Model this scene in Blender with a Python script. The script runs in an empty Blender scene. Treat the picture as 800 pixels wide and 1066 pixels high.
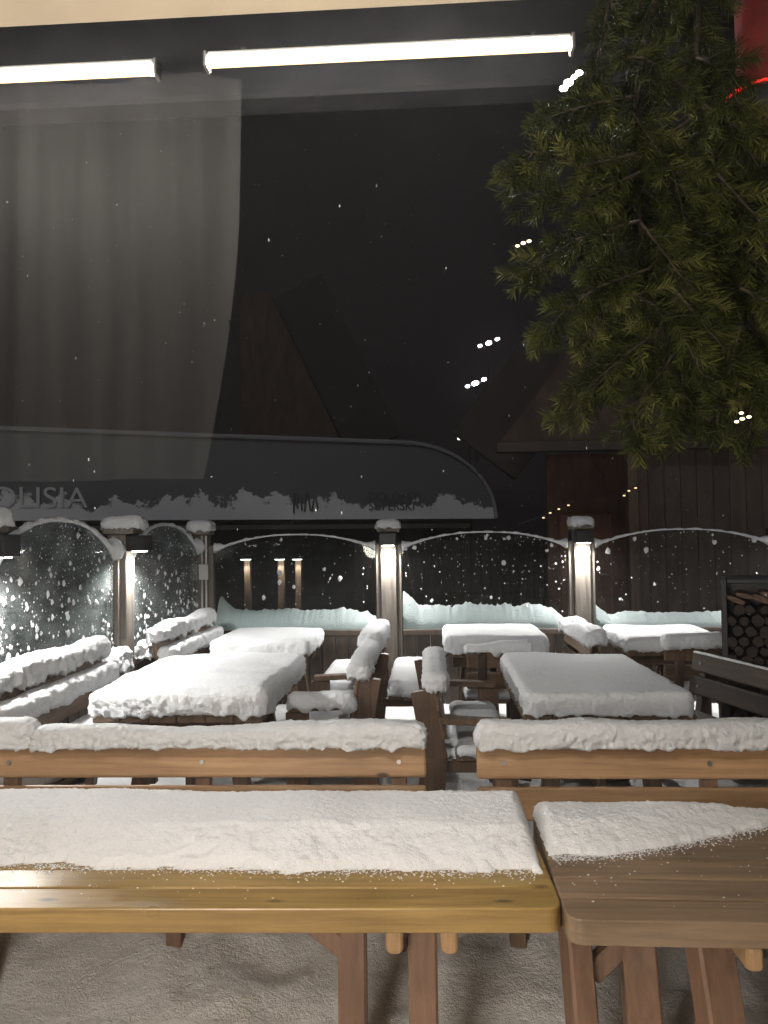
import bpy, bmesh, math, random
from mathutils import Vector, Matrix, noise
R = math.radians
PI = math.pi
rnd = random.Random(11)
S = bpy.context.scene
COL = S.collection

# ------------------------------------------------------------------ camera
EYE = Vector((0, 0, 1.78))
ROT = Matrix.Rotation(R(3.2), 3, 'Z') @ Matrix.Rotation(R(91.93), 3, 'X') @ Matrix.Rotation(R(-0.8), 3, 'Z')
cam_d = bpy.data.cameras.new('camera')
cam = bpy.data.objects.new('camera', cam_d)
COL.objects.link(cam)
cam.matrix_world = Matrix.Translation(EYE) @ ROT.to_4x4()
cam_d.sensor_fit = 'VERTICAL'
cam_d.sensor_height = 36
cam_d.lens = 36 * 800 / 1066
cam_d.clip_start = 0.05
cam_d.clip_end = 500
S.camera = cam


def P(px, py, Y):
    """point at depth Y seen at photo pixel (px, py)"""
    d = ROT @ Vector((px - 400, -(py - 533), -800))
    return EYE + d * (Y / d.y)


# ------------------------------------------------------------------ materials
def newmat(name):
    m = bpy.data.materials.new(name)
    m.use_nodes = True
    nt = m.node_tree
    b = nt.nodes['Principled BSDF']
    return m, nt, b


def node(nt, typ, **kw):
    n = nt.nodes.new(typ)
    for k, v in kw.items():
        setattr(n, k, v)
    return n


def ramp(nt, stops):
    r = nt.nodes.new('ShaderNodeValToRGB')
    e = r.color_ramp.elements
    e[0].position, e[0].color = stops[0][0], (*stops[0][1], 1)
    e[1].position, e[1].color = stops[-1][0], (*stops[-1][1], 1)
    for p, c in stops[1:-1]:
        k = e.new(p)
        k.color = (*c, 1)
    return r


def snow_mat(name='snow', col=(.80, .82, .84), s=1.0):
    m, nt, b = newmat(name)
    tc = node(nt, 'ShaderNodeTexCoord')
    n1 = node(nt, 'ShaderNodeTexNoise')
    n1.inputs['Scale'].default_value = 55 * s
    n1.inputs['Detail'].default_value = 6
    n1.inputs['Roughness'].default_value = .7
    n2 = node(nt, 'ShaderNodeTexNoise')
    n2.inputs['Scale'].default_value = 260 * s
    n2.inputs['Detail'].default_value = 3
    for n in (n1, n2):
        nt.links.new(tc.outputs['Object'], n.inputs['Vector'])
    mx = node(nt, 'ShaderNodeMath', operation='MULTIPLY_ADD')
    nt.links.new(n2.outputs['Fac'], mx.inputs[0])
    mx.inputs[1].default_value = .35
    nt.links.new(n1.outputs['Fac'], mx.inputs[2])
    bp = node(nt, 'ShaderNodeBump')
    bp.inputs['Strength'].default_value = .85
    bp.inputs['Distance'].default_value = .016 / s
    nt.links.new(mx.outputs[0], bp.inputs['Height'])
    nt.links.new(bp.outputs[0], b.inputs['Normal'])
    rp = ramp(nt, [(.3, tuple(c * .9 for c in col)), (.65, col)])
    nt.links.new(n1.outputs['Fac'], rp.inputs[0])
    nt.links.new(rp.outputs[0], b.inputs['Base Color'])
    b.inputs['Roughness'].default_value = .7
    b.inputs['Specular IOR Level'].default_value = .3
    return m


def wood_mat(name, dark, lite, axis='X', rough=.55, grain=26, var=.35, knots=True, bump=.25, wet=0):
    m, nt, b = newmat(name)
    tc = node(nt, 'ShaderNodeTexCoord')
    geo = node(nt, 'ShaderNodeNewGeometry')
    off = node(nt, 'ShaderNodeVectorMath', operation='SCALE')
    cmb = node(nt, 'ShaderNodeCombineXYZ')
    for i in range(3):
        nt.links.new(geo.outputs['Random Per Island'], cmb.inputs[i])
    nt.links.new(cmb.outputs[0], off.inputs[0])
    off.inputs['Scale'].default_value = 7.3
    add = node(nt, 'ShaderNodeVectorMath', operation='ADD')
    nt.links.new(tc.outputs['Object'], add.inputs[0])
    nt.links.new(off.outputs[0], add.inputs[1])
    mp = node(nt, 'ShaderNodeMapping')
    sc = {'X': (1.3, grain, grain), 'Y': (grain, 1.3, grain), 'Z': (grain, grain, 1.3)}[axis]
    mp.inputs['Scale'].default_value = sc
    nt.links.new(add.outputs[0], mp.inputs['Vector'])
    n1 = node(nt, 'ShaderNodeTexNoise')
    n1.inputs['Scale'].default_value = 1.0
    n1.inputs['Detail'].default_value = 8
    n1.inputs['Roughness'].default_value = .65
    n1.inputs['Distortion'].default_value = .6
    nt.links.new(mp.outputs[0], n1.inputs['Vector'])
    n2 = node(nt, 'ShaderNodeTexNoise')
    n2.inputs['Scale'].default_value = 2.2
    n2.inputs['Detail'].default_value = 5
    nt.links.new(add.outputs[0], n2.inputs['Vector'])
    mid = tuple((a + c) / 2 for a, c in zip(dark, lite))
    rp = ramp(nt, [(.28, dark), (.5, mid), (.72, lite)])
    nt.links.new(n1.outputs['Fac'], rp.inputs[0])
    # large blotches and plank to plank variation
    hs = node(nt, 'ShaderNodeHueSaturation')
    ad = node(nt, 'ShaderNodeMath', operation='MULTIPLY_ADD')
    nt.links.new(geo.outputs['Random Per Island'], ad.inputs[0])
    ad.inputs[1].default_value = var
    ad.inputs[2].default_value = 1 - var * .75
    ad2 = node(nt, 'ShaderNodeMath', operation='MULTIPLY_ADD')
    nt.links.new(n2.outputs['Fac'], ad2.inputs[0])
    ad2.inputs[1].default_value = .7
    ad2.inputs[2].default_value = .65
    mul = node(nt, 'ShaderNodeMath', operation='MULTIPLY')
    nt.links.new(ad.outputs[0], mul.inputs[0])
    nt.links.new(ad2.outputs[0], mul.inputs[1])
    nt.links.new(mul.outputs[0], hs.inputs['Value'])
    nt.links.new(rp.outputs[0], hs.inputs['Color'])
    last = hs.outputs[0]
    if knots:
        vo = node(nt, 'ShaderNodeTexVoronoi')
        mp2 = node(nt, 'ShaderNodeMapping')
        sk = {'X': (2.6, 7, 7), 'Y': (7, 2.6, 7), 'Z': (7, 7, 2.6)}[axis]
        mp2.inputs['Scale'].default_value = sk
        nt.links.new(add.outputs[0], mp2.inputs['Vector'])
        vo.inputs['Scale'].default_value = 1
        nt.links.new(mp2.outputs[0], vo.inputs['Vector'])
        kr = ramp(nt, [(.045, (1, 1, 1)), (.10, (0, 0, 0))])
        nt.links.new(vo.outputs['Distance'], kr.inputs[0])
        mxk = node(nt, 'ShaderNodeMix', data_type='RGBA')
        nt.links.new(kr.outputs[0], mxk.inputs['Factor'])
        nt.links.new(last, mxk.inputs[6])
        mxk.inputs[7].default_value = (*[c * .35 for c in dark], 1)
        last = mxk.outputs[2]
    nt.links.new(last, b.inputs['Base Color'])
    bp = node(nt, 'ShaderNodeBump')
    bp.inputs['Strength'].default_value = bump
    bp.inputs['Distance'].default_value = .004
    nt.links.new(n1.outputs['Fac'], bp.inputs['Height'])
    nt.links.new(bp.outputs[0], b.inputs['Normal'])
    if wet:
        rr = ramp(nt, [(.3, (rough - wet,) * 3), (.75, (rough + .1,) * 3)])
        nt.links.new(n2.outputs['Fac'], rr.inputs[0])
        nt.links.new(rr.outputs[0], b.inputs['Roughness'])
    else:
        b.inputs['Roughness'].default_value = rough
    return m


def flat_mat(name, col, rough=.6, metal=0, emit=None, strength=0, noise_scale=0):
    m, nt, b = newmat(name)
    b.inputs['Base Color'].default_value = (*col, 1)
    b.inputs['Roughness'].default_value = rough
    b.inputs['Metallic'].default_value = metal
    if emit:
        b.inputs['Emission Color'].default_value = (*emit, 1)
        b.inputs['Emission Strength'].default_value = strength
    if noise_scale:
        tc = node(nt, 'ShaderNodeTexCoord')
        n = node(nt, 'ShaderNodeTexNoise')
        n.inputs['Scale'].default_value = noise_scale
        n.inputs['Detail'].default_value = 6
        nt.links.new(tc.outputs['Object'], n.inputs['Vector'])
        rp = ramp(nt, [(.3, tuple(c * .65 for c in col)), (.7, tuple(min(1, c * 1.3) for c in col))])
        nt.links.new(n.outputs['Fac'], rp.inputs[0])
        nt.links.new(rp.outputs[0], b.inputs['Base Color'])
    return m


def glass_mat(name, tint, frost=0.0, seed=0):
    m, nt, b = newmat(name)
    nt.nodes.remove(b)
    out = nt.nodes['Material Output']
    tr = node(nt, 'ShaderNodeBsdfTransparent')
    tr.inputs['Color'].default_value = (*tint, 1)
    gl = node(nt, 'ShaderNodeBsdfGlossy')
    gl.inputs['Roughness'].default_value = .03
    gl.inputs['Color'].default_value = (.9, .95, .95, 1)
    fr = node(nt, 'ShaderNodeFresnel')
    fr.inputs['IOR'].default_value = 1.22
    mx = node(nt, 'ShaderNodeMixShader')
    nt.links.new(fr.outputs[0], mx.inputs[0])
    nt.links.new(tr.outputs[0], mx.inputs[1])
    nt.links.new(gl.outputs[0], mx.inputs[2])
    last = mx
    if frost:
        df = node(nt, 'ShaderNodeBsdfDiffuse')
        df.inputs['Color'].default_value = (.8, .82, .82, 1)
        tl = node(nt, 'ShaderNodeBsdfTranslucent')
        tl.inputs['Color'].default_value = (.8, .82, .82, 1)
        md = node(nt, 'ShaderNodeMixShader')
        md.inputs[0].default_value = .5
        nt.links.new(df.outputs[0], md.inputs[1])
        nt.links.new(tl.outputs[0], md.inputs[2])
        tc = node(nt, 'ShaderNodeTexCoord')
        n = node(nt, 'ShaderNodeTexNoise')
        n.inputs['Scale'].default_value = 60
        n.inputs['Detail'].default_value = 8
        n.inputs['Roughness'].default_value = .8
        nt.links.new(tc.outputs['Object'], n.inputs['Vector'])
        n3 = node(nt, 'ShaderNodeTexNoise')
        n3.inputs['Scale'].default_value = 5
        n3.inputs['Detail'].default_value = 4
        nt.links.new(tc.outputs['Object'], n3.inputs['Vector'])
        ad = node(nt, 'ShaderNodeMath', operation='MULTIPLY_ADD')
        nt.links.new(n3.outputs['Fac'], ad.inputs[0])
        ad.inputs[1].default_value = .5
        nt.links.new(n.outputs['Fac'], ad.inputs[2])
        rp = ramp(nt, [(.66, (0, 0, 0)), (.98, (frost,) * 3)])
        nt.links.new(ad.outputs[0], rp.inputs[0])
        m2 = node(nt, 'ShaderNodeMixShader')
        nt.links.new(rp.outputs[0], m2.inputs[0])
        nt.links.new(mx.outputs[0], m2.inputs[1])
        nt.links.new(md.outputs[0], m2.inputs[2])
        last = m2
    nt.links.new(last.outputs[0], out.inputs['Surface'])
    return m


M = {}
M['snow'] = snow_mat()
M['snow_fine'] = snow_mat('snow_fine', (.82, .83, .84), 1.4)
M['snow_far'] = snow_mat('snow_far', (.74, .77, .79), .5)
M['pine_x'] = wood_mat('pine_x', (.16, .092, .026), (.37, .25, .085), 'X', .5, 24, .35, True, .3, .25)
M['pine_slat'] = wood_mat('pine_slat', (.21, .115, .055), (.42, .265, .14), 'X', .55, 26, .25, True, .3)
M['pine_z'] = wood_mat('pine_z', (.13, .075, .048), (.27, .165, .11), 'Z', .55, 26, .3)
M['grey_x'] = wood_mat('grey_x', (.11, .075, .047), (.27, .19, .12), 'X', .5, 24, .35, True, .3, .15)
M['slat_grey'] = wood_mat('slat_grey', (.10, .055, .028), (.30, .18, .095), 'X', .55, 26, .3)
M['brown_z'] = wood_mat('brown_z', (.05, .03, .018), (.15, .09, .055), 'Z', .6, 24, .3)
M['brown_x'] = wood_mat('brown_x', (.06, .037, .022), (.19, .12, .075), 'X', .6, 24, .3)
M['dark_x'] = wood_mat('dark_x', (.025, .018, .013), (.085, .06, .042), 'X', .6, 24, .3)
M['dark_z'] = wood_mat('dark_z', (.025, .018, .013), (.075, .052, .038), 'Z', .6, 24, .3)
M['post_z'] = wood_mat('post_z', (.075, .064, .054), (.21, .185, .155), 'Z', .7, 22, .3)
M['skirt_z'] = wood_mat('skirt_z', (.03, .022, .016), (.095, .07, .052), 'Z', .7, 20, .5)
M['endgrain'] = wood_mat('endgrain', (.28, .17, .08), (.5, .33, .18), 'Z', .6, 30, .2, False)
M['metal'] = flat_mat('bolt_metal', (.35, .33, .31), .4, .8)
M['black'] = flat_mat('black_metal', (.02, .02, .022), .45, .3)
M['white_plastic'] = flat_mat('white_plastic', (.7, .7, .68), .4)
M['lens'] = flat_mat('lamp_lens', (.9, .9, .9), .4, 0, (1, .97, .90), 40)
M['glass'] = glass_mat('glass', (.92, .972, .966))
M['glass_frost'] = glass_mat('glass_frost', (.72, .78, .775), .36)


# ------------------------------------------------------------------ mesh helpers
def bx(bm, c, size, rot=None, bev=.004, seg=1):
    t = bmesh.new()
    bmesh.ops.create_cube(t, size=1)
    for v in t.verts:
        v.co = Vector((v.co.x * size[0], v.co.y * size[1], v.co.z * size[2]))
    if bev:
        bmesh.ops.bevel(t, geom=list(t.edges), offset=min(bev, min(size) * .4), segments=seg, profile=.5, affect='EDGES')
    mat = Matrix.Translation(Vector(c)) @ (rot.to_4x4() if rot else Matrix.Identity(4))
    t.transform(mat)
    me = bpy.data.meshes.new('tmp')
    t.to_mesh(me)
    t.free()
    bm.from_mesh(me)
    bpy.data.meshes.remove(me)


def bar(bm, p, q, w, t, bev=.004, up=Vector((0, 0, 1))):
    """a board from p to q; w across, t the other way"""
    p, q = Vector(p), Vector(q)
    d = q - p
    z = d.normalized()
    x = up.cross(z)
    if x.length < 1e-3:
        x = Vector((1, 0, 0))
    x.normalize()
    y = z.cross(x)
    rot = Matrix((x, y, z)).transposed()
    bx(bm, (p + q) / 2, (w, t, d.length), rot, bev)


def tube(bm, pts, r, seg=6, taper=None):
    pts = [Vector(p) for p in pts]
    rings = []
    for i, p in enumerate(pts):
        d = (pts[min(i + 1, len(pts) - 1)] - pts[max(i - 1, 0)]).normalized()
        a = d.orthogonal().normalized()
        b = d.cross(a)
        rr = r if taper is None else r + (taper - r) * i / (len(pts) - 1)
        rings.append([bm.verts.new(p + (a * math.cos(2 * PI * k / seg) + b * math.sin(2 * PI * k / seg)) * rr) for k in range(seg)])
    for i in range(len(rings) - 1):
        for k in range(seg):
            try:
                bm.faces.new((rings[i][k], rings[i][(k + 1) % seg], rings[i + 1][(k + 1) % seg], rings[i + 1][k]))
            except ValueError:
                pass
    bm.faces.new(rings[0][::-1])
    bm.faces.new(rings[-1])


def prism(bm, outline, depth_vec):
    """closed outline (3-d points) extruded along depth_vec"""
    a = [bm.verts.new(Vector(p)) for p in outline]
    b = [bm.verts.new(Vector(p) + Vector(depth_vec)) for p in outline]
    n = len(a)
    bm.faces.new(a)
    bm.faces.new(b[::-1])
    for i in range(n):
        bm.faces.new((a[i], b[i], b[(i + 1) % n], a[(i + 1) % n]))


def finish(bm, name, mat, parent=None, smooth=False, fix=True):
    if fix:
        bmesh.ops.recalc_face_normals(bm, faces=list(bm.faces))
    me = bpy.data.meshes.new(name)
    bm.to_mesh(me)
    bm.free()
    if smooth:
        for p in me.polygons:
            p.use_smooth = True
    me.materials.append(mat)
    o = bpy.data.objects.new(name, me)
    COL.objects.link(o)
    if parent:
        o.parent = parent
    return o


def thing(name, loc=(0, 0, 0), rz=0):
    o = bpy.data.objects.new(name, None)
    o.empty_display_size = .1
    COL.objects.link(o)
    o.location = loc
    o.rotation_euler = (0, 0, rz)
    return o


def tag(o, label=None, cat=None, group=None, kind=None):
    if label: o['label'] = label
    if cat: o['category'] = cat
    if group: o['group'] = group
    if kind: o['kind'] = kind
    return o


def copy_tree(o, parent=None):
    c = o.copy()
    COL.objects.link(c)
    if parent:
        c.parent = parent
    for ch in list(o.children):
        copy_tree(ch, c)
    return c


def fbm(p, f, o=4):
    return noise.fractal(Vector(p) * f, .9, 2.0, o)


# ------------------------------------------------------------------ snow shapes
def snow_block(name, L, W, h, r, seed, mat=None, res=.025, lump=.006, fine=.007, wave=.015, sag=.02, parent=None):
    """a lying block of snow, length along local x, rounded shoulders and a crumbly surface, resting on z=0"""
    bm = bmesh.new()
    nx, ny, nz = max(4, round(L / res)), max(3, round(W / res)), max(3, round(h / res))
    hx, hy = L / 2, W / 2
    verts = {}

    def gv(i, j, k):
        key = (i, j, k)
        if key not in verts:
            p = Vector((-hx + L * i / nx, -hy + W * j / ny, h * k / nz))
            verts[key] = bm.verts.new(p)
        return verts[key]
    for i in range(nx):
        for j in range(ny):
            bm.faces.new((gv(i, j, nz), gv(i + 1, j, nz), gv(i + 1, j + 1, nz), gv(i, j + 1, nz)))
            bm.faces.new((gv(i, j, 0), gv(i, j + 1, 0), gv(i + 1, j + 1, 0), gv(i + 1, j, 0)))
    for k in range(nz):
        for i in range(nx):
            bm.faces.new((gv(i, 0, k), gv(i + 1, 0, k), gv(i + 1, 0, k + 1), gv(i, 0, k + 1)))
            bm.faces.new((gv(i, ny, k), gv(i, ny, k + 1), gv(i + 1, ny, k + 1), gv(i + 1, ny, k)))
        for j in range(ny):
            bm.faces.new((gv(0, j, k), gv(0, j, k + 1), gv(0, j + 1, k + 1), gv(0, j + 1, k)))
            bm.faces.new((gv(nx, j, k), gv(nx, j + 1, k), gv(nx, j + 1, k + 1), gv(nx, j, k + 1)))
    rr = min(r, hx * .95, hy * .95)
    sv = Vector((seed * 3.1, seed * 1.7, seed * .9))
    for v in bm.verts:
        p = v.co.copy()
        rz = min(rr, h * .8)
        q = Vector((max(-hx + rr, min(hx - rr, p.x)), max(-hy + rr, min(hy - rr, p.y)), min(h - rz, p.z)))
        d = p - q
        n = Vector((0, 0, 1)) if d.length < 1e-6 else d.normalized()
        if d.length > 1e-6:
            # ellipsoidal rounding
            p = q + Vector((n.x * rr, n.y * rr, n.z * rz)) * min(1, d.length / max(1e-6, min(rr, rz)))
        t = p.z / h
        side = 1 - abs(n.z)
        k = lump * fbm(p + sv, 11, 4) * (.2 + 1.1 * side) + fine * fbm(p + sv, 55, 3) * (.4 + 1.1 * side)
        k += .006 * max(0, noise.noise((p + sv) * 70)) * (.25 + side)
        p += n * k
        p.z += wave * fbm(Vector((p.x, p.y, 0)) + sv, 1.6, 3) * t
        if t < .12:
            if side > .5:
                p.z -= sag * max(0, fbm(Vector((p.x, p.y, 0)) + sv, 14, 2) + .25)
            else:
                p.z = 0.0
        v.co = p
    return finish(bm, name, mat or M['snow'], parent, True)


def snow_field(name, x0, x1, y0f, y1, h, seed, z0, y_near=2.18, res=.008, edge=.17, mat=None):
    """snow lying on a table with a melting front edge y0f(x); rounded far and end edges"""
    bm = bmesh.new()
    ymin = min(y0f(x0 + (x1 - x0) * i / 50) for i in range(51)) - .08
    nx, ny = round((x1 - x0) / res), round((y1 - ymin) / res)
    sv = Vector((seed * 2.3, seed, 0))
    grid = []
    for i in range(nx + 1):
        col = []
        for j in range(ny + 1):
            x = x0 + (x1 - x0) * i / nx
            y = ymin + (y1 - ymin) * j / ny
            p = Vector((x, y, 0)) + sv
            e = (y - y0f(x)) + .035 * fbm(p, 5, 4) + .012 * fbm(p, 28, 3)
            f = max(0, min(1, e / edge))
            f = .12 * min(1, f * 9) + .88 * f ** .75
            be = min(y1 - y, x1 - x, x - x0)
            r = .045
            bk = 1 if be > r else math.sqrt(max(0, 1 - (1 - be / r) ** 2))
            z = h * f * bk
            z += (.0025 * fbm(p, 9, 3) + .003 * fbm(p, 40, 4) + .003 * fbm(p, 90, 2)) * min(1, f * 1.3) * min(1, bk + .2)
            z += .012 * fbm(p, 1.7, 2) * f * bk
            if e < .004:
                z = -.004
            col.append((x + .006 * fbm(p, 30, 2) * (1 if be < .03 else 0), y + (.012 * fbm(p, 17, 3) if y1 - y < .02 else 0), max(z, -.004)))
        grid.append(col)
    vs = {}

    def V(i, j):
        if (i, j) not in vs:
            a, b, c = grid[i][j]
            vs[i, j] = bm.verts.new((a, b, z0 + c))
        return vs[i, j]
    for i in range(nx):
        for j in range(ny):
            if max(grid[i][j][2], grid[i + 1][j][2], grid[i][j + 1][2], grid[i + 1][j + 1][2]) > 0:
                bm.faces.new((V(i, j), V(i + 1, j), V(i + 1, j + 1), V(i, j + 1)))
    # loose crumbs in front of the edge
    g = random.Random(seed)
    for q in range(2300):
        x = g.uniform(x0 + .01, x1 - .02)
        y = y0f(x) - abs(g.gauss(0, .028 if q < 2150 else .16)) + .012
        if y < y_near + .01:
            continue
        s = g.uniform(.0012, .0042)
        c = Vector((x, y, z0 + s * .3))
        b = [bm.verts.new(c + Vector((math.cos(a) * s * g.uniform(.7, 1.3), math.sin(a) * s * g.uniform(.7, 1.3), 0))) for a in (0, 1.57, 3.14, 4.71)]
        t = bm.verts.new(c + Vector((0, 0, s * .9)))
        for k in range(4):
            bm.faces.new((b[k], b[(k + 1) % 4], t))
    return finish(bm, name, mat or M['snow_fine'], None, True, False)


# ------------------------------------------------------------------ setting: ground, hill
bm = bmesh.new()
def ground_z(x, y):
    z = 0
    if -2.4 < x < 4 and 1.2 < y < 8.2:
        z += .05 * fbm((x, y, 3), 1.3, 2) + .016 * fbm((x, y, 1), 4, 4)
        z += .12 * min(1, max(0, (-1.75 - x) / .2)) * min(1, max(0, y - 3))
        if y < 4.2:
            z += .34 * max(0, 1 - abs(y - 3.5) / .95) ** .8 * (1 + .25 * fbm((x, y, 9), 1.6, 3)) + .020 * fbm((x, y, 2), 4.5, 6)
    elif y > 8.95 and abs(x) < 16:
        z -= .03
    elif y > 8.3 or x < -2.5:
        z += .12 * fbm((x, y, 5), .7, 4) + .1
    return z
def axis(segs):
    out = []
    for a, b, n in segs:
        out += [a + (b - a) * i / n for i in range(n)]
    return out + [segs[-1][1]]
xs = axis([(-300, -40, 6), (-40, -6, 14), (-6, -2.6, 12), (-2.6, -1.3, 24), (-1.3, 1.3, 130), (1.3, 4.2, 50), (4.2, 12, 20), (12, 40, 8), (40, 300, 6)])
ys = axis([(-60, 0, 8), (0, 2.3, 16), (2.3, 4.0, 100), (4.0, 8.6, 90), (8.6, 20, 24), (20, 52, 10), (52, 400, 10)])
gv = [[bm.verts.new((x, y, ground_z(x, y))) for y in ys] for x in xs]
for i in range(len(xs) - 1):
    for j in range(len(ys) - 1):
        bm.faces.new((gv[i][j], gv[i + 1][j], gv[i + 1][j + 1], gv[i][j + 1]))
tag(finish(bm, 'snow_ground', snow_mat('snow_trodden', (.84, .85, .86), .6), None, True, False), 'trodden lumpy snow covering the terrace floor and beyond', 'ground', None, 'structure')

bm = bmesh.new()
bm2 = bmesh.new()
bx(bm2, (0, 17.5, .0), (30, 16.8, .05), None, 0)  # dark strip laid over the snow, puts night darkness into the ground
tag(finish(bm2, 'night_dark_strip', flat_mat('night_dark', (.022, .021, .021), .6, 0, None, 0, 5)), 'strip coloured dark for the night between the fence and the lift station', 'night_dark_strip', None, 'structure')

hx = [-160 + 10 * i for i in range(33)]
hy = [22 + 5 * i for i in range(36)]
def hill_z(x, y):
    return -.5 + max(0, y - 24) * .2 + max(0, y - 80) * .7 + min(1, max(0, y - 26) / 20) * 1.2 * fbm((x, y, 0), .06, 4)
hv = [[bm.verts.new((x, y, hill_z(x, y))) for y in hy] for x in hx]
for i in range(len(hx) - 1):
    for j in range(len(hy) - 1):
        bm.faces.new((hv[i][j], hv[i + 1][j], hv[i + 1][j + 1], hv[i][j + 1]))
tag(finish(bm, 'hill', flat_mat('forest_hill', (.024, .018, .018), .95, 0, None, 0, .4), None, True, False),
    'black wooded mountainside lost in the night', 'hill', None, 'structure')

# ------------------------------------------------------------------ furniture
def table_build(L, W, topm, legm, planks=6, H=.75, thick=.05, inset=.32):
    t = thing('picnic_table')
    bm = bmesh.new()
    pw = W / planks
    for i in range(planks):
        y = -W / 2 + pw * (i + .5)
        bx(bm, (0, y, H - thick / 2 + rnd.uniform(-.0015, .0015)), (L, pw - .006, thick), None, .007, 2)
    finish(bm, 'tabletop', topm, t)
    for sx in (-1, 1):
        x = sx * (L / 2 - inset)
        for sy in (-1, 1):
            bm = bmesh.new()
            bar(bm, (x, sy * (W * .36), 0), (x, sy * (W * .24), H - thick - .005), .07, .10, .006)
            finish(bm, 'leg', legm, t)
        bm = bmesh.new()
        for s in (-1, 1):
            bx(bm, (x + s * .055, 0, H - thick - .055), (.034, W * .90, .10), None, .012, 2)
        finish(bm, 'crossbeam', legm, t)
        bm = bmesh.new()
        bar(bm, (x - sx * .05, 0, .30), (x - sx * .42, 0, H - thick - .01), .06, .045)
        finish(bm, 'brace', legm, t)
    bm = bmesh.new()
    bx(bm, (0, 0, .27), (L - 2 * inset + .1, .045, .10))
    finish(bm, 'stretcher', legm, t)
    return t


def bench_build(L, slatm, legm, arms=False, slats_back=2):
    """local x along the bench, sitter faces -y, backrest towards +y"""
    t = thing('garden_bench')
    bm = bmesh.new()
    for i in range(3):
        bx(bm, (0, -.34 + .125 * i, .44), (L, .115, .035), None, .006, 2)
    finish(bm, 'seat', slatm, t)
    lean = Matrix.Rotation(R(-10), 3, 'X')
    bm = bmesh.new()
    for i, z in enumerate((.62, .79)[:slats_back]):
        bx(bm, (0, .015 + (z - .45) * .176, z), (L, .03, .14), lean, .012, 2)
    finish(bm, 'backrest', slatm, t)
    n = 3 if L > 1.7 else 2
    for k in range(n):
        x = -L / 2 + .12 + (L - .24) * k / (n - 1)
        if arms:
            x = -L / 2 + .04 + (L - .08) * k / (n - 1)
        bm = bmesh.new()
        bar(bm, (x, -.33, 0), (x, -.33, .42 if not arms else .62), .06, .06 if not arms else .15)
        finish(bm, 'leg', legm, t)
        bm = bmesh.new()
        bar(bm, (x, .10 + .05 * arms, -.02), (x, .045 + .05 * arms, .44), .07, .06 + .10 * arms)
        bar(bm, (x, .041 + .05 * arms, .425), (x, .113 + .05 * arms, .845), .066, .05 + .10 * arms)
        finish(bm, 'back_post', legm, t)
        bm = bmesh.new()
        bx(bm, (x, -.14, .385), (.045, .42, .07))
        finish(bm, 'seat_bearer', legm, t)
        if arms:
            bm = bmesh.new()
            bar(bm, (x, -.38, .645), (x, .06, .665), .09, .04)
            finish(bm, 'armrest', slatm, t)
        for z in (.62, .79)[:slats_back]:
            bm = bmesh.new()
            c = Vector((x, -.004 + (z - .45) * .176, z))
            m4 = Matrix.Translation(c) @ Matrix.Rotation(R(80), 4, 'X')
            bmesh.ops.create_cone(bm, cap_ends=True, segments=12, radius1=.012, radius2=.010, depth=.012, matrix=m4)
            finish(bm, 'bolt', M['metal'], t)
    return t


cache = {}
def bench(L, x, y, rz, label, slatm='brown_x', legm='brown_z', arms=False, group='wooden benches with backrests on the terrace', dz=0):
    key = ('b', L, slatm, legm, arms)
    if key not in cache:
        cache[key] = o = bench_build(L, M[slatm], M[legm], arms)
    else:
        o = copy_tree(cache[key])
    o.location = (x, y, dz)
    o.rotation_euler = (0, 0, rz)
    tag(o, label, 'bench', group)
    return o


def table(L, W, x, y, rz, label, topm='brown_x', legm='brown_z', planks=6, inset=.3, group='picnic tables on the terrace'):
    key = ('t', L, W, topm, legm)
    if key not in cache:
        cache[key] = o = table_build(L, W, M[topm], M[legm], planks, inset=inset)
    else:
        o = copy_tree(cache[key])
    o.location = (x, y, 0)
    o.rotation_euler = (0, 0, rz)
    tag(o, label, 'table', group)
    return o


sid = [0]
def snow_on(L, W, h, x, y, z, rz, label, res=.025, name='snow_layer', r=.07, tilt=0, **kw):
    sid[0] += 1
    o = snow_block(name, L, W, h, r, sid[0], None, res, **kw)
    o.location = (x, y, z)
    o.rotation_euler = (0, tilt, rz)
    tag(o, label, 'snow', 'snow lying on the furniture and posts')
    return o


def local(x, y, rz, lx, ly):
    return x + lx * math.cos(rz) - ly * math.sin(rz), y + lx * math.sin(rz) + ly * math.cos(rz)


def snowy_bench(L, x, y, rz, label, where, back=.10, seat=.10, lower=False, dz=0, **kw):
    bench(L, x, y, rz, label, dz=dz, **kw)
    if back:
        a, b = local(x, y, rz, 0, .085)
        snow_on(L + .05, .15, back, a, b, .862 + dz, rz, 'snow ridge on the backrest of ' + where, .013, r=.055, sag=.05, lump=.013, wave=.04, name='snow_ridge')
    if seat:
        a, b = local(x, y, rz, 0, -.20)
        snow_on(L + .02, .34, seat, a, b, .459 + dz, rz, 'snow cushion on the seat of ' + where, .025, r=.06, name='snow_cushion')
    if lower:
        a, b = local(x, y, rz, 0, .0)
        snow_on(L, .13, .12, a, b, .69 + dz, rz, 'lower snow roll caught between the slats of ' + where, .02, r=.045, lump=.018, name='snow_roll')


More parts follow.
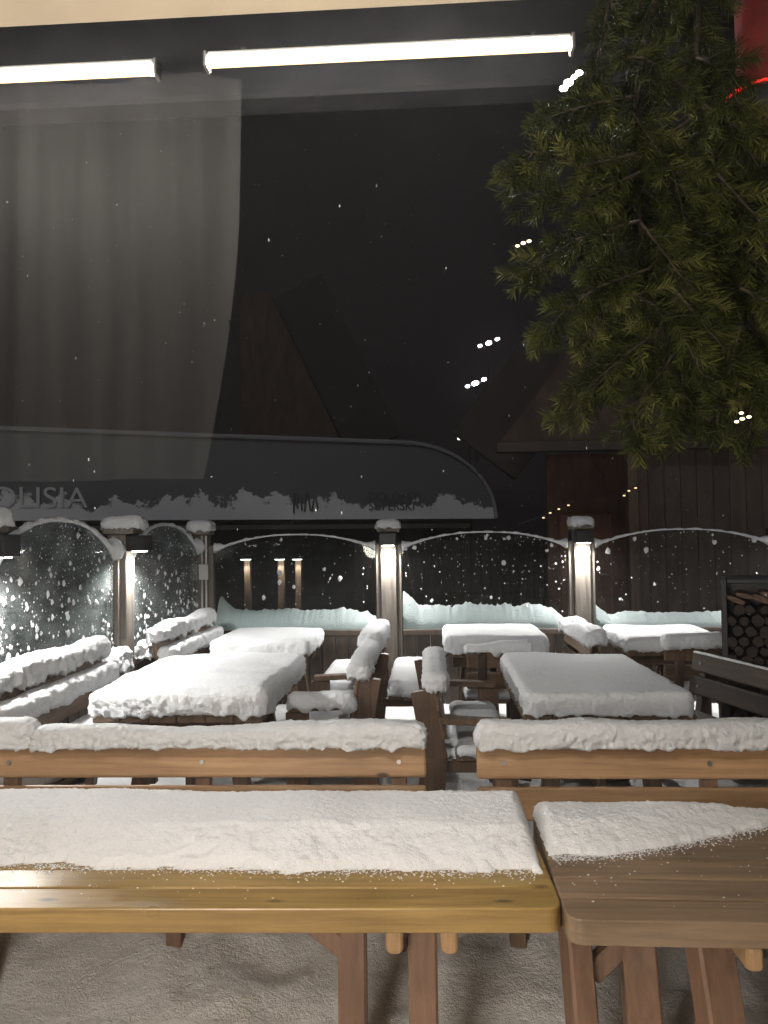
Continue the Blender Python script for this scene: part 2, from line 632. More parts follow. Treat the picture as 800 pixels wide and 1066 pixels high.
# front tables
def front_table(label, L, W, cx, cy, rz, topm, legm, legs, ends, braces):
    t = thing('picnic_table', (cx, cy, 0), rz)
    tag(t, label, 'table', 'picnic tables on the terrace')
    H, thick, n = .75, .07, 6
    bm = bmesh.new()
    pw = W / n
    for i in range(n):
        y = -W / 2 + pw * (i + .5)
        z = H - thick + rnd.uniform(-.002, .002)
        if 0 < i < n - 1:
            bx(bm, (0, y, z + thick / 2), (L, pw - .006, thick), None, .005, 2)
            continue
        sg = -1 if i == 0 else 1
        rc, hw = .045, (pw - .006) / 2
        out = [(-L / 2, y - sg * hw)]
        out += [(-L / 2 + rc - rc * math.cos(PI / 2 * k / 8), y + sg * (hw - rc + rc * math.sin(PI / 2 * k / 8))) for k in range(9)]
        out += [(L / 2 - rc + rc * math.sin(PI / 2 * k / 8), y + sg * (hw - rc + rc * math.cos(PI / 2 * k / 8))) for k in range(9)]
        out += [(L / 2, y - sg * hw)]
        t2 = bmesh.new()
        prism(t2, [(a, b, z) for a, b in out], (0, 0, thick))
        bmesh.ops.recalc_face_normals(t2, faces=list(t2.faces))
        es = [e for e in t2.edges if abs(e.verts[0].co.z - e.verts[1].co.z) < 1e-5]
        bmesh.ops.bevel(t2, geom=es, offset=.005, segments=2, profile=.5, affect='EDGES')
        me = bpy.data.meshes.new('tmp')
        t2.to_mesh(me)
        t2.free()
        bm.from_mesh(me)
        bpy.data.meshes.remove(me)
    finish(bm, 'tabletop', topm, t)
    for (p, q, w, d) in legs:
        bm = bmesh.new()
        bar(bm, p, q, w, d, .008)
        finish(bm, 'leg', legm, t)
    for (x, y0, y1) in ends:
        bm = bmesh.new()
        bx(bm, (x, (y0 + y1) / 2, H - thick - .038), (.05, y1 - y0, .072), None, .018, 3)
        finish(bm, 'crossbeam', M['endgrain'], t)
    for (p, q) in braces:
        bm = bmesh.new()
        bar(bm, p, q, .05, .06)
        finish(bm, 'brace', legm, t)
    return t


zt = .68
# left one: centre (-.70,2.54); right end at x=.345
front_table('yellowish varnished pine table with bare wet front planks and a long snow blanket', 2.6, .78, -.95, 2.535, R(1.6), M['pine_x'], M['pine_z'],
            [((.91, -.30, 0), (.91, -.24, zt), .085, .075), ((.69, -.10, 0), (.69, -.06, zt), .09, .07),
             ((-.72, -.30, 0), (-.72, -.22, zt), .085, .075), ((-.72, .30, 0), (-.72, .22, zt), .085, .075)],
            [(.830, -.365, .33), (.985, -.365, .33), (-.795, -.31, .33), (-.645, -.31, .33)],
            [((.67, -.08, .48), (.42, -.08, zt)), ((-.70, 0, .35), (-.40, 0, zt))])
front_table('greyish brown table with mostly bare planks and a wedge of snow along its far edge', 2.1, .78, 1.414, 2.50, R(-.6), M['grey_x'], M['pine_z'],
            [((-.97, -.26, 0), (-1.0, -.16, zt), .075, .08), ((-.81, -.28, 0), (-.81, -.12, zt), .10, .075),
             ((-.58, -.33, 0), (-.63, -.20, zt), .12, .075), ((.72, -.30, 0), (.72, -.22, zt), .085, .075), ((.72, .32, 0), (.72, .24, zt), .085, .075)],
            [(-.555, -.37, .33), (-.42, -.37, .33), (.645, -.31, .33), (.795, -.31, .33)],
            [((-.95, -.15, .48), (-.74, -.15, zt)), ((-.36, -.20, .62), (-.55, -.2, zt))])

y_left = lambda x: 2.415 + .012 * math.sin(3 * x) - .02 * min(1, max(0, (x + .2)))
o = snow_field('snow_blanket', -2.0, .335, y_left, 2.94, .085, 3, .7515)
tag(o, 'long thick snow blanket over the far half of the yellowish front table', 'snow', 'snow lying on the furniture and posts')
y_right = lambda x: 2.52 + .10 * max(0, x - .38) + .34 * max(0, x - .60)
o = snow_field('snow_blanket', .372, 1.75, y_right, 2.905, .062, 8, .7515)
tag(o, 'wedge of snow thinning out across the greyish brown front table', 'snow', 'snow lying on the furniture and posts')

# front benches
bench(2.0, -1.02, 3.36, R(.8), 'golden pine bench whose backrest runs behind the yellowish front table', 'pine_slat', 'pine_z')
bench(2.0, 1.20, 3.36, R(.3), 'golden brown bench whose backrest runs behind the greyish front table', 'pine_slat', 'pine_z')
snow_on(1.78, .14, .095, -.91, 3.447, .862, R(.8), 'long crumbly snow ridge on the golden bench behind the yellowish table', .009, name='snow_ridge', r=.05, lump=.006, fine=.010, wave=.025)
snow_on(.30, .15, .125, -1.93, 3.44, .862, R(.8), 'short high lump of snow at the outer end of the golden backrest', .009, name='snow_lump', r=.07)
snow_on(2.0, .14, .10, 1.20, 3.447, .862, R(.3), 'snow ridge along the bench behind the greyish front table', .009, name='snow_ridge', r=.05, lump=.006, fine=.010, wave=.025)
snow_on(1.98, .33, .08, -1.02, 3.16, .459, R(.8), 'snow on the seat behind the yellowish front table', .03, name='snow_cushion')
snow_on(1.98, .33, .08, 1.20, 3.16, .459, R(.3), 'snow on the seat behind the greyish front table', .03, name='snow_cushion')

Q = PI / 2
# middle tables, long side away from the camera
table(1.5, 1.03, -1.50, 5.26, Q, 'middle row table by the long glazed side fence under a thick snow slab', inset=.28)
snow_on(1.54, 1.08, .15, -1.50, 5.26, .752, Q, 'thick rounded snow slab on the table by the side fence', .013, name='snow_slab', r=.06, sag=.035, wave=.03)
table(1.5, .98, 1.03, 5.26, Q, 'middle row table standing in shade beside the dark slatted bench', inset=.28)
snow_on(1.54, .96, .125, 1.03, 5.26, .752, Q, 'dull grey snow slab on the shaded middle table', .013, name='snow_slab', r=.05, sag=.03)
# back tables
table(.95, .86, -1.53, 7.38, Q, 'back row table nearest the corner post with the white switch box', inset=.2)
snow_on(.99, .92, .13, -1.53, 7.38, .752, Q, 'snow slab on the back table near the corner post', .015, name='snow_slab', r=.055, sag=.05)
table(.95, .86, .60, 7.38, Q, 'back row table under the middle glass panel between the two lit posts', inset=.2)
snow_on(.99, .92, .15, .60, 7.38, .752, Q, 'snow slab on the back table between the two lit posts', .015, name='snow_slab', r=.055, sag=.04)
table(.95, .86, 2.20, 7.45, Q, 'back row table half hidden by the firewood rack', inset=.2)
snow_on(.99, .90, .12, 2.20, 7.45, .752, Q, 'snow slab on the back table beside the firewood rack', .015, name='snow_slab', r=.055, sag=.04)

# benches, seat facing: rz=+Q -> faces +x (backrest at -x); rz=-Q -> faces -x
snowy_bench(1.6, -2.22, 4.5, Q, 'snow laden bench along the side fence beside the middle table', 'the bench beside the side fence', .12, .10, True, .14)
snowy_bench(1.6, -2.16, 7.0, Q, 'snow laden bench along the side fence near the corner post', 'the bench near the corner post', .12, .10, True, .10)
snowy_bench(1.2, -.56, 5.72, -Q, 'bench with armrests whose back end shows right of the thick slab table', 'the armrest bench by the thick slab table', .10, .09, arms=True)
snowy_bench(1.3, .12, 5.36, Q, 'bench with armrests and a bare near post in the central aisle', 'the armrest bench by the shaded table', .10, .07, arms=True)
snowy_bench(1.3, -.62, 7.25, -Q, 'back row bench turned towards the table near the corner post', 'the back bench turned to the corner', .09, .09)
snowy_bench(1.3, -.38, 7.1, Q, 'back row bench with a thick white seat in the central aisle', 'the back bench in the central aisle', .10, .13)
snowy_bench(1.2, 1.30, 7.25, -Q, 'back row bench backing onto the second lit post', 'the back bench by the second lit post', .10, .09)
snowy_bench(1.2, 1.52, 7.25, Q, 'back row bench turned towards the table by the firewood rack', 'the back bench turned to the firewood rack', .11, .09)
snowy_bench(.5, .55, 6.32, PI, 'narrow short seat with back at the near end of the back middle table', 'the narrow short seat', .08, .08, legm='dark_z')
snowy_bench(.6, 2.25, 6.62, PI, 'short slatted bench before the table by the firewood rack', 'the short slatted bench', .08, .07)
bench(1.7, 2.20, 5.30, R(-75), 'nearly bare dark slatted bench angled beside the shaded middle table', 'dark_x', 'dark_z')
a, b = local(2.20, 5.30, R(-75), 0, .085)
snow_on(1.68, .035, .012, a, b, .858, R(-75), 'thin dusting of snow along the dark slatted backrest', .02, name='snow_dusting', r=.01, lump=.003, fine=.003, wave=.003, sag=0)
# snow draped over the two aisle armrests
snow_on(.46, .13, .09, -.72, 5.12, .672, PI, 'snow draped over the near armrest by the thick slab table', .018, name='snow_drape', r=.05, lump=.02, sag=.05)

# ------------------------------------------------------------------ windbreak fence
FY, FX = 8.3, -2.47
SK = math.atan(.034)
def fx(y):
    return FX - .034 * (FY - y)
def post_build():
    """lamp on the -y face; outward one added to light the drifts, post centred at origin"""
    t = thing('fence_post')
    bm = bmesh.new()
    bx(bm, (0, 0, .92), (.17, .16, 1.84), None, .008)
    finish(bm, 'shaft', M['post_z'], t)
    for s in (-1, 1):
        bm = bmesh.new()
        bx(bm, (s * .112, .01, .86), (.05, .09, 1.72), None, .005)
        finish(bm, 'side_batten', M['post_z'], t)
    bm = bmesh.new()
    bx(bm, (0, -.02, 1.868), (.23, .26, .05), None, .008)
    finish(bm, 'cap', M['post_z'], t)
    for sg in (-1, 1):
        bm = bmesh.new()
        bx(bm, (0, sg * .16, 1.765), (.18, .155, .13), None, .006)
        h = finish(bm, 'lamp_housing', M['black'], t)
        bm = bmesh.new()
        bx(bm, (0, sg * .16, 1.697), (.12, .08, .006), None, .001)
        finish(bm, 'lamp_lens', M['lens'], h)
    return t


post0 = None
def lamp_light(x, y, z, power, rz):
    d = bpy.data.lights.new('post_lamp_light', 'SPOT')
    d.energy = power
    d.color = (1, .975, .93)
    d.spot_size = R(165)
    d.spot_blend = .6
    d.shadow_soft_size = .03
    o = bpy.data.objects.new('post_lamp_light', d)
    COL.objects.link(o)
    o.location = (x, y, z)
    # down with a slight outward lean
    dirv = Vector((math.sin(rz) * .22, -math.cos(rz) * .22, -1)).normalized()
    o.rotation_euler = dirv.to_track_quat('-Z', 'Y').to_euler()


def post(x, y, rz, label, lamp=True, power=85, capl=None, capsize=(.26, .28, .085), cap_off=0):
    global post0
    if post0 is None:
        o = post0 = post_build()
    else:
        o = copy_tree(post0)
    if not lamp:
        for ch in list(o.children):
            if ch.name.startswith('lamp_housing'):
                for g in list(ch.children):
                    bpy.data.objects.remove(g)
                bpy.data.objects.remove(ch)
    o.location = (x, y, 0)
    o.rotation_euler = (0, 0, rz)
    tag(o, label, 'post', 'windbreak fence posts')
    if lamp:
        lx, ly = local(x, y, rz, 0, -.15)
        lamp_light(lx, ly, 1.685, power, rz)
        lx, ly = local(x, y, rz, 0, .16)
        lamp_light(lx, ly, 1.685, power * .3, rz + PI)  # unseen outward spot, added to brighten the drifts behind the glass
    cx, cy = local(x, y, rz, cap_off, -.03)
    snow_on(*capsize, cx, cy, 1.893, rz, capl, .016, name='snow_mound', r=.07, sag=.03, lump=.014)
    return o


PX = [-2.47, -.42, 1.63, 3.74]
post(-.42, FY, 0, 'lit post between the first and middle glass panels of the back fence', True, 150, 'square snow cap on the lit post nearest the centre')
post(1.63, FY, 0, 'lit post between the middle glass panel and the panel before the chalet', True, 150, 'rounded snow cap on the lit post before the chalet')
post(3.74, FY, 0, 'lit post cut off at the edge of the picture behind the firewood', True, 150, 'snow cap on the post behind the firewood')
post(fx(6.25), 6.25, Q - SK, 'side fence post with a lamp facing the tables and a leaning snow cap', True, 150, 'long leaning snow cap on the side fence post', (.22, .36, .10))
post(fx(4.28), 4.28, Q - SK, 'side fence lamp post closest to the camera, half outside the frame', True, 150, 'snow cap on the closest side fence post', (.22, .36, .10))
cp = post(FX, FY, 0, 'unlit corner post carrying a white switch box and two pipes', False, 0, 'high snow cap on the unlit corner post', (.27, .27, .12))
bm = bmesh.new()
bx(bm, (.05, -.10, 1.44), (.10, .035, .17), None, .006)
finish(bm, 'switch_box', M['white_plastic'], cp)
for dx in (.03, .075):
    bm = bmesh.new()
    tube(bm, [(dx, -.092, .75), (dx, -.092, 1.353)], .010, 8)
    tube(bm, [(dx, -.092, 1.527), (dx, -.092, 1.83)], .010, 8)
    finish(bm, 'pipe', M['white_plastic'], cp, True)


def arch(u, lo=1.66, hi=1.825):
    return lo + (hi - lo) * (1 - abs(u) ** 2.3)


def panel(w, x, y, rz, label, rim_label, fleck_label, drift_label, frost=False, flecks=260, seed=1, hi=1.825, drift=.16, rim=.022):
    t = thing('glass_panel', (x, y, 0), rz)
    tag(t, label, 'glass panel', 'arched glass windbreak panels')
    n = 40
    top = [(-w / 2 + w * i / n, 0, arch(-1 + 2 * i / n, 1.66, hi)) for i in range(n + 1)]
    bm = bmesh.new()
    prism(bm, [(-w / 2, -.005, .80)] + [(a, -.005, c) for a, _, c in top][::1] + [(w / 2, -.005, .80)], (0, .010, 0))
    finish(bm, 'pane', M['glass_frost'] if frost else M['glass'], t)
    bm = bmesh.new()
    bx(bm, (0, 0, .765), (w, .09, .06), None, .006)
    finish(bm, 'sill', M['skirt_z'], t)
    bm = bmesh.new()
    k = max(4, round(w / .15))
    for i in range(k):
        bx(bm, (-w / 2 + w * (i + .5) / k, rnd.uniform(-.003, .003), .37), (w / k - .008, .03, .735), None, .004)
    finish(bm, 'skirting_boards', M['skirt_z'], t)
    # snow along the arch
    sv = seed * 5.0
    bm = bmesh.new()
    rings = []
    m = 110
    for i in range(m + 1):
        u = -1 + 2 * i / m
        r = rim * (.45 + .55 * (abs(u) ** 3) + .35 * fbm((u * 9, sv, 0), 1, 3)) + (rim * 1.6 * max(0, (abs(u) - .88) / .12))
        r = max(.006, r)
        c = Vector((u * w / 2, 0, arch(u, 1.66, hi) + r * .55))
        rings.append([bm.verts.new(c + Vector((0, math.cos(a) * r * 1.0, math.sin(a) * r * (1 + .3 * fbm((u * 30, a, sv), 1, 2))))) for a in [2 * PI * q / 8 for q in range(8)]])
    for i in range(m):
        for q in range(8):
            bm.faces.new((rings[i][q], rings[i][(q + 1) % 8], rings[i + 1][(q + 1) % 8], rings[i + 1][q]))
    bm.faces.new(rings[0]); bm.faces.new(rings[-1])
    o = finish(bm, 'snow_line', M['snow'], None, True)
    o.location, o.rotation_euler = (x, y, 0), (0, 0, rz)
    tag(o, rim_label, 'snow', 'snow lying on the furniture and posts')
    # snow flecks stuck to the pane
    g = random.Random(seed)
    bm = bmesh.new()
    for _ in range(flecks):
        a = g.uniform(-w / 2 + .02, w / 2 - .02)
        ztop = arch(a * 2 / w, 1.66, hi)
        f = g.random() ** 1.7
        if frost:
            f = g.random() ** 1.3
        z = ztop - .02 - f * (ztop - .95)
        s = g.choice((.002, .003, .003, .004, .005, .007, .009)) if g.random() < (.86 if frost else .93) else g.uniform(.014, .03)
        if frost:
            s *= .9
            if s > .012:
                z = .93 + (z - .95) * g.random()
        vs = [bm.verts.new((a + math.cos(q) * s * g.uniform(.6, 1.2), -.007, z + math.sin(q) * s * g.uniform(.6, 1.5))) for q in [2 * PI * e / 7 for e in range(7)]]
        c = bm.verts.new((a, -.007 - s * .7, z - s * .2))
        for e in range(7):
            bm.faces.new((vs[e], vs[(e + 1) % 7], c))
    o = finish(bm, 'snow_flecks', M['snow'], None, True, True)
    o.location, o.rotation_euler = (x, y, 0), (0, 0, rz)
    tag(o, fleck_label, 'snow', None, 'stuff')
    # drift lying behind the glass
    bm = bmesh.new()
    m, kk = 120, 10
    g2 = []
    for i in range(m + 1):
        u = -1 + 2 * i / m
        h = drift * (.75 + .18 * fbm((u * 3, sv, 2), 1, 4) + .07 * fbm((u * 17, sv, 2), 1, 4)) + .16 * max(0, (-u - .80) / .2) ** 1.3 - drift * .5 * max(0, (u - .86) / .14)
        if frost:
            h = drift * (1 + .3 * fbm((u * 2, sv, 2), 1, 4))
        row = []
        for q in range(kk + 1):
            v = q / kk
            yy = .012 + .42 * v
            row.append(bm.verts.new((u * w / 2, yy, (.80 + max(.01, h) * math.sin(min(1, .12 + v * 1.5) * PI / 2) * (1 if v < .7 else 1 - (v - .7))) + .010 * fbm((u * 9, v * 7, sv), 1, 4) * (v > .02))))
        row2 = bm.verts.new((u * w / 2, .012, .40))
        row3 = bm.verts.new((u * w / 2, .44, -.02))
        g2.append([row2] + row + [row3])
    for i in range(m):
        for q in range(len(g2[0]) - 1):
            bm.faces.new((g2[i][q], g2[i + 1][q], g2[i + 1][q + 1], g2[i][q + 1]))
    o = finish(bm, 'snow_drift', M['snow'], None, True)
    o.location, o.rotation_euler = (x, y + 0, 0), (0, 0, rz)
    tag(o, drift_label, 'snow', 'snow drifts behind the glass')
    return t


def mid(a, b):
    return (a + b) / 2
W2 = 2.05 - .285
panel(W2, mid(PX[0], PX[1]), FY, 0, 'clear arched glass panel between the corner post and the first lit post', 'thin snow rim on the arch beside the corner post',
      'snow flecks on the glass beside the corner post', 'greenish snow drift behind the glass beside the corner post', False, 120, 2, drift=.25)
panel(PX[2] - PX[1] - .285, mid(PX[1], PX[2]), FY, 0, 'clear arched glass panel between the two lit posts', 'thin snow rim on the arch between the two lit posts',
      'snow flecks on the glass between the two lit posts', 'greenish snow drift behind the glass between the two lit posts', False, 240, 5, drift=.30)
panel(PX[3] - PX[2] - .285, mid(PX[2], PX[3]), FY, 0, 'clear arched glass panel before the chalet, above the firewood rack', 'thin snow rim on the arch before the chalet',
      'snow flecks on the glass before the chalet', 'low flat greenish snow drift behind the glass before the chalet', False, 120, 9, drift=.17)
panel(FY - 6.25 - .285, fx(mid(FY, 6.25)), mid(FY, 6.25), Q - SK, 'narrow looking frosted side panel beside the corner post', 'thick snow rim on the frosted panel beside the corner post',
      'dense snow flecks on the frosted panel beside the corner post', 'snow drift outside the frosted panel beside the corner post', True, 600, 12, 1.93, .16, .035)
panel(6.25 - 4.28 - .285, fx(mid(4.28, 6.25)), mid(4.28, 6.25), Q - SK, 'wide frosted side panel between the two side fence lamps', 'thick snow rim on the panel between the side fence lamps',
      'dense snow flecks on the panel between the side fence lamps', 'snow drift outside the panel between the side fence lamps', True, 750, 15, 1.93, .16, .04)
# inner sill snow of the side fence
for (yy, L, lab) in ((7.27, 1.7, 'crumbly snow on the inner sill of the panel beside the corner post'), (5.34, 1.5, 'crumbly snow on the inner sill between the side fence lamps')):
    snow_on(L, .15, .12, fx(yy) + .10, yy, .795, Q - SK, lab, .013, name='snow_ridge', r=.06, lump=.035, fine=.014, wave=.06, sag=.05)

# ------------------------------------------------------------------ firewood rack
fr = thing('firewood_rack', (2.83, 5.80, 0), R(-20))
tag(fr, 'dark framed firewood rack standing before the glass at the picture edge', 'firewood rack')
for sx in (-1, 1):
    for sy in (-1, 1):
        bm = bmesh.new()
        bx(bm, (sx * .62, sy * .17, .72), (.04, .04, 1.44))
        finish(bm, 'upright', M['black'], fr)
for z in (.07, 1.425):
    for sy in (-1, 1):
        bm = bmesh.new()
        bx(bm, (0, sy * .17, z), (1.198, .036, .036))
        finish(bm, 'rail', M['black'], fr)
for sx in (-1, 1):
    bm = bmesh.new()
    bx(bm, (sx * .62, 0, .75), (.012, .298, 1.30))
    finish(bm, 'side_panel', M['black'], fr)
bm = bmesh.new()
bx(bm, (0, .205, .74), (1.28, .012, 1.42))
finish(bm, 'back_panel', M['black'], fr)
logm = [wood_mat('bark_end', (.014, .010, .008), (.06, .043, .03), 'Z', .8, 30, .7), wood_mat('split_pale', (.08, .045, .028), (.22, .13, .08), 'Y', .7, 20, .5)]
g = random.Random(4)
z = .10
row = 0
while z < 1.36:
    d = .085
    x = -.57 + (d / 2 if row % 2 else 0)
    toprow = z > 1.24
    while x < .58:
        L = .30 + g.uniform(-.03, .03)
        n = 8
        r0 = d * g.uniform(.42, .60)
        bm = bmesh.new()
        rad = [r0 * g.uniform(.72, 1.02) for _ in range(n)]
        if toprow:
            out = [(0 + math.cos(2 * PI * k / n) * rad[k] * 2.0, math.sin(2 * PI * k / n) * rad[k] * .55) for k in range(n)]
        else:
            out = [(math.cos(2 * PI * k / n) * rad[k], math.sin(2 * PI * k / n) * rad[k]) for k in range(n)]
        yo = g.uniform(-.025, .02)
        prism(bm, [(a, -L / 2 + yo, c) for a, c in out], (0, L, 0))
        o = finish(bm, 'log', logm[1] if toprow else logm[0])
        o.location = (*local(2.83, 5.80, R(-20), x + (d * .5 if toprow else 0) + g.uniform(-.012, .012), -.03), z + g.uniform(-.008, .008))
        o.rotation_euler = (0, g.uniform(0, .4) if toprow else g.uniform(0, 6), R(-20))
        if toprow:
            tag(o, 'pale split log on the top layer of the firewood rack', 'log', 'pale split logs on top of the rack')
        else:
            tag(o, 'dark round log stacked end-on in the firewood rack', 'log', 'dark logs stacked in the rack')
        x += d * (2.05 if toprow else 1.0)
    z += d * (.5 if toprow else .87)
    row += 1

# ------------------------------------------------------------------ lift station behind the fence
A = Vector((-7.8, 14.0, 0))
B = Vector((1.6, 18.3, 0))
dirv = (B - A).normalized()
st = thing('lift_station', A, math.atan2(dirv.y, dirv.x))
tag(st, 'long dark lift station with a rounded end and snow crusted fascia behind the fence', 'lift station')
LE = (B - A).length
def st_out(off=0):
    pts = [(-6, 0, 2.2 - off), (-6, 0, 3.88 + off)]
    for i in range(0, 19):
        a = PI / 2 * i / 18
        pts.append((LE - 2.3 + (2.3 + off) * math.sin(a), 0, 2.2 - off + (1.68 + 2 * off) * math.cos(a)))
    return pts
def fascia_mat():
    m, nt, b = newmat('fascia')
    tc = node(nt, 'ShaderNodeTexCoord')
    sp = node(nt, 'ShaderNodeSeparateXYZ')
    nt.links.new(tc.outputs['Object'], sp.inputs[0])
    n = node(nt, 'ShaderNodeTexNoise')
    n.inputs['Scale'].default_value = 1.3
    n.inputs['Detail'].default_value = 9
    n.inputs['Roughness'].default_value = .65
    nt.links.new(tc.outputs['Object'], n.inputs['Vector'])
    # snow sticks to the lower part
    ma = node(nt, 'ShaderNodeMath', operation='MULTIPLY_ADD')
    nt.links.new(sp.outputs['Z'], ma.inputs[0])
    ma.inputs[1].default_value = -.55
    ma.inputs[2].default_value = 1.48
    ad = node(nt, 'ShaderNodeMath', operation='ADD')
    nt.links.new(ma.outputs[0], ad.inputs[0])
    nt.links.new(n.outputs['Fac'], ad.inputs[1])
    rp = ramp(nt, [(.55, (.0, 0, 0)), (.575, (1, 1, 1))])
    nt.links.new(ad.outputs[0], rp.inputs[0])
    mx = node(nt, 'ShaderNodeMix', data_type='RGBA')
    nt.links.new(rp.outputs[0], mx.inputs['Factor'])
    mx.inputs[6].default_value = (.135, .142, .148, 1)
    mx.inputs[7].default_value = (.74, .75, .76, 1)
    nt.links.new(mx.outputs[2], b.inputs['Base Color'])
    b.inputs['Roughness'].default_value = .6
    return m
bm = bmesh.new()
prism(bm, st_out(), (0, 2.5, 0))
finish(bm, 'fascia', fascia_mat(), st)
bm = bmesh.new()
rim = [Vector(p) + Vector((0, -.03, .03)) for p in st_out(.02)[1:]]
tube(bm, rim, .05, 6)
finish(bm, 'edge_trim', flat_mat('edge_trim', (.26, .27, .28), .6), st)
bm = bmesh.new()
bx(bm, (2.0, 1.6, 1.09), (16, 2.2, 2.18), None, 0)
finish(bm, 'wall', flat_mat('station_wall', (.05, .048, .046), .8, 0, None, 0, 3), st)
bm = bmesh.new()
bx(bm, (2.0, .45, 2.05), (15.8, .12, .10), None, .01)
finish(bm, 'gutter', flat_mat('gutter_grey', (.28, .28, .28), .6), st)
lm = flat_mat('letter_grey', (.66, .67, .68), .6)
def text(s, x, z, size, parent, mat, width=None):
    c = bpy.data.curves.new('lettering', 'FONT')
    c.body = s
    c.size = size
    c.extrude = .01
    tmp = bpy.data.objects.new('lettering_curve', c)
    COL.objects.link(tmp)
    bpy.context.view_layer.update()
    me = bpy.data.meshes.new_from_object(tmp.evaluated_get(bpy.context.evaluated_depsgraph_get()))
    bpy.data.objects.remove(tmp)
    me.materials.clear()
    me.materials.append(mat)
    o = bpy.data.objects.new('lettering', me)
    COL.objects.link(o)
    o.parent = parent
    o.location = (x, -.022, z)
    o.rotation_euler = (PI / 2, 0, 0)
    if width:
        o.scale = (width, 1, 1)
    return o
text('DOLISIA', -.82, 2.45, .56, st, lm, 1.05)
lm2 = flat_mat('letter_dark', (.10, .11, .12), .6)
text('DOLOMITI', 7.15, 2.62, .27, st, lm2, 1.0)
text('SUPERSKI', 7.15, 2.40, .27, st, lm2, 1.0)
bm = bmesh.new()
for i in range(7):
    bx(bm, (5.45 + i * .085, -.02, 2.55 + .05 * math.sin(i * 2.1)), (.035, .02, .34 + .10 * math.cos(i * 1.7)), Matrix.Rotation(.25 * math.sin(i * 3), 3, 'Y'), .003)
finish(bm, 'emblem', lm2, st)

# brown gabled shape behind the station, imitating a window reflection
tw = thing('reflection_tower', (-4.4, 23, 0))
tag(tw, 'dim brown gabled shape standing in for a window reflection, rising behind the lift station', 'building')
bm = bmesh.new()
prism(bm, [(-1.2, 0, 0), (-1.2, 0, 9.2), (-.35, 0, 9.4), (1.75, 0, 4.9), (1.75, 0, 0)], (0, 3, 0))
finish(bm, 'wall', wood_mat('reflection_tower_boards', (.03, .017, .011), (.10, .062, .038), 'Z', .8, 4, .2, False), tw)
bm = bmesh.new()
bar(bm, (-.42, 1.5, 9.62), (2.05, 1.5, 4.35), 3.4, .14, .01, Vector((0, 1, 0)))
finish(bm, 'roof', flat_mat('reflection_tower_roof', (.03, .025, .022), .8), tw)

# three made-up lamp posts beyond the first panel, imitating lamp reflections in glass
def reflection_lamp():
    t = thing('reflection_lamp')
    bm = bmesh.new()
    bx(bm, (0, 0, 1.0), (.10, .10, 2.0), None, .005)
    finish(bm, 'shaft', M['brown_z'], t)
    bm = bmesh.new()
    bx(bm, (0, -.10, 1.98), (.28, .30, .06), None, .005)
    h = finish(bm, 'lamp_hood', M['black'], t)
    bm = bmesh.new()
    bx(bm, (0, -.12, 1.945), (.14, .12, .008), None, .001)
    finish(bm, 'lamp_lens', flat_mat('reflection_lens', (.9, .9, .9), .4, 0, (1, .97, .92), 12), h)
    return t
pl = reflection_lamp()
for i, (px, Y, lab) in enumerate(((258, 12.2, 'lamp reflection built as a post with a lit hood, seen through glass next to the corner post'),
                                  (293, 12.6, 'middle lamp reflection of the three, built as a post seen through the first glass panel'),
                                  (311, 12.9, 'lamp reflection of the three built as a post seen through glass, closest to the lit post'))):
    o = pl if i == 0 else copy_tree(pl)
    p = P(px, 580, Y)
    o.location = (p.x, Y, p.z - 1.98)
    tag(o, lab, 'lamp post', 'lamp reflections built as posts beyond the fence')
    d = bpy.data.lights.new('reflection_lamp_light', 'SPOT')  # added spot, lights the post that imitates a reflection
    d.energy = 14
    d.spot_size = R(140)
    d.spot_blend = .6
    d.color = (1, .96, .9)
    d.shadow_soft_size = .03
    lo = bpy.data.objects.new('reflection_lamp_light', d)
    COL.objects.link(lo)
    lo.location = (p.x, Y - .16, p.z - .08)

# ------------------------------------------------------------------ gabled shape imitating a lampshade reflected in the window
ch = thing('reflection_chalet', (4.9, 12.0, 0))
tag(ch, 'dark triangular gable standing in for a window reflection behind the fir branches', 'reflection_chalet')
gable = wood_mat('gable_reflection', (.035, .022, .015), (.08, .052, .036), 'Z', .8, 5, .2, False)
bm = bmesh.new()
prism(bm, [(-3.75, 0, 3.25), (0, 0, 8.0), (3.75, 0, 3.25)], (0, .12, 0))
finish(bm, 'gable', gable, ch)
bm = bmesh.new()
for s in (-1, 1):
    bar(bm, (s * 3.95, .75, 3.1), (0, .75, 8.15), 1.3, .16, .01, Vector((0, 1, 0)))
finish(bm, 'roof', flat_mat('reflection_chalet_roof', (.035, .028, .024), .85), ch)
wallm = wood_mat('reflection_chalet_boards', (.055, .038, .029), (.14, .10, .074), 'Z', .75, 5, .25, False)
bm = bmesh.new()
nb = 22
for i in range(nb):
    x = -1.55 + i * .25
    bx(bm, (x, .30 + rnd.uniform(-.006, .006), 1.55), (.243, .06, 3.1), None, .006)
finish(bm, 'wall', wallm, ch)
bm = bmesh.new()
bx(bm, (-2.0, 1.6, 1.6), (1.6, .1, 3.2), None, 0)
finish(bm, 'porch_wall', wood_mat('porch_boards', (.06, .028, .018), (.17, .08, .05), 'Z', .75, 5, .25, False), ch)
bm = bmesh.new()
bx(bm, (-1.72, .10, 1.6), (.16, .16, 3.25), None, .01)
finish(bm, 'porch_post', M['brown_z'], ch)
bm = bmesh.new()
bx(bm, (0, .02, 3.16), (7.6, .16, .16), None, .01)
finish(bm, 'eave_beam', M['dark_x'], ch)
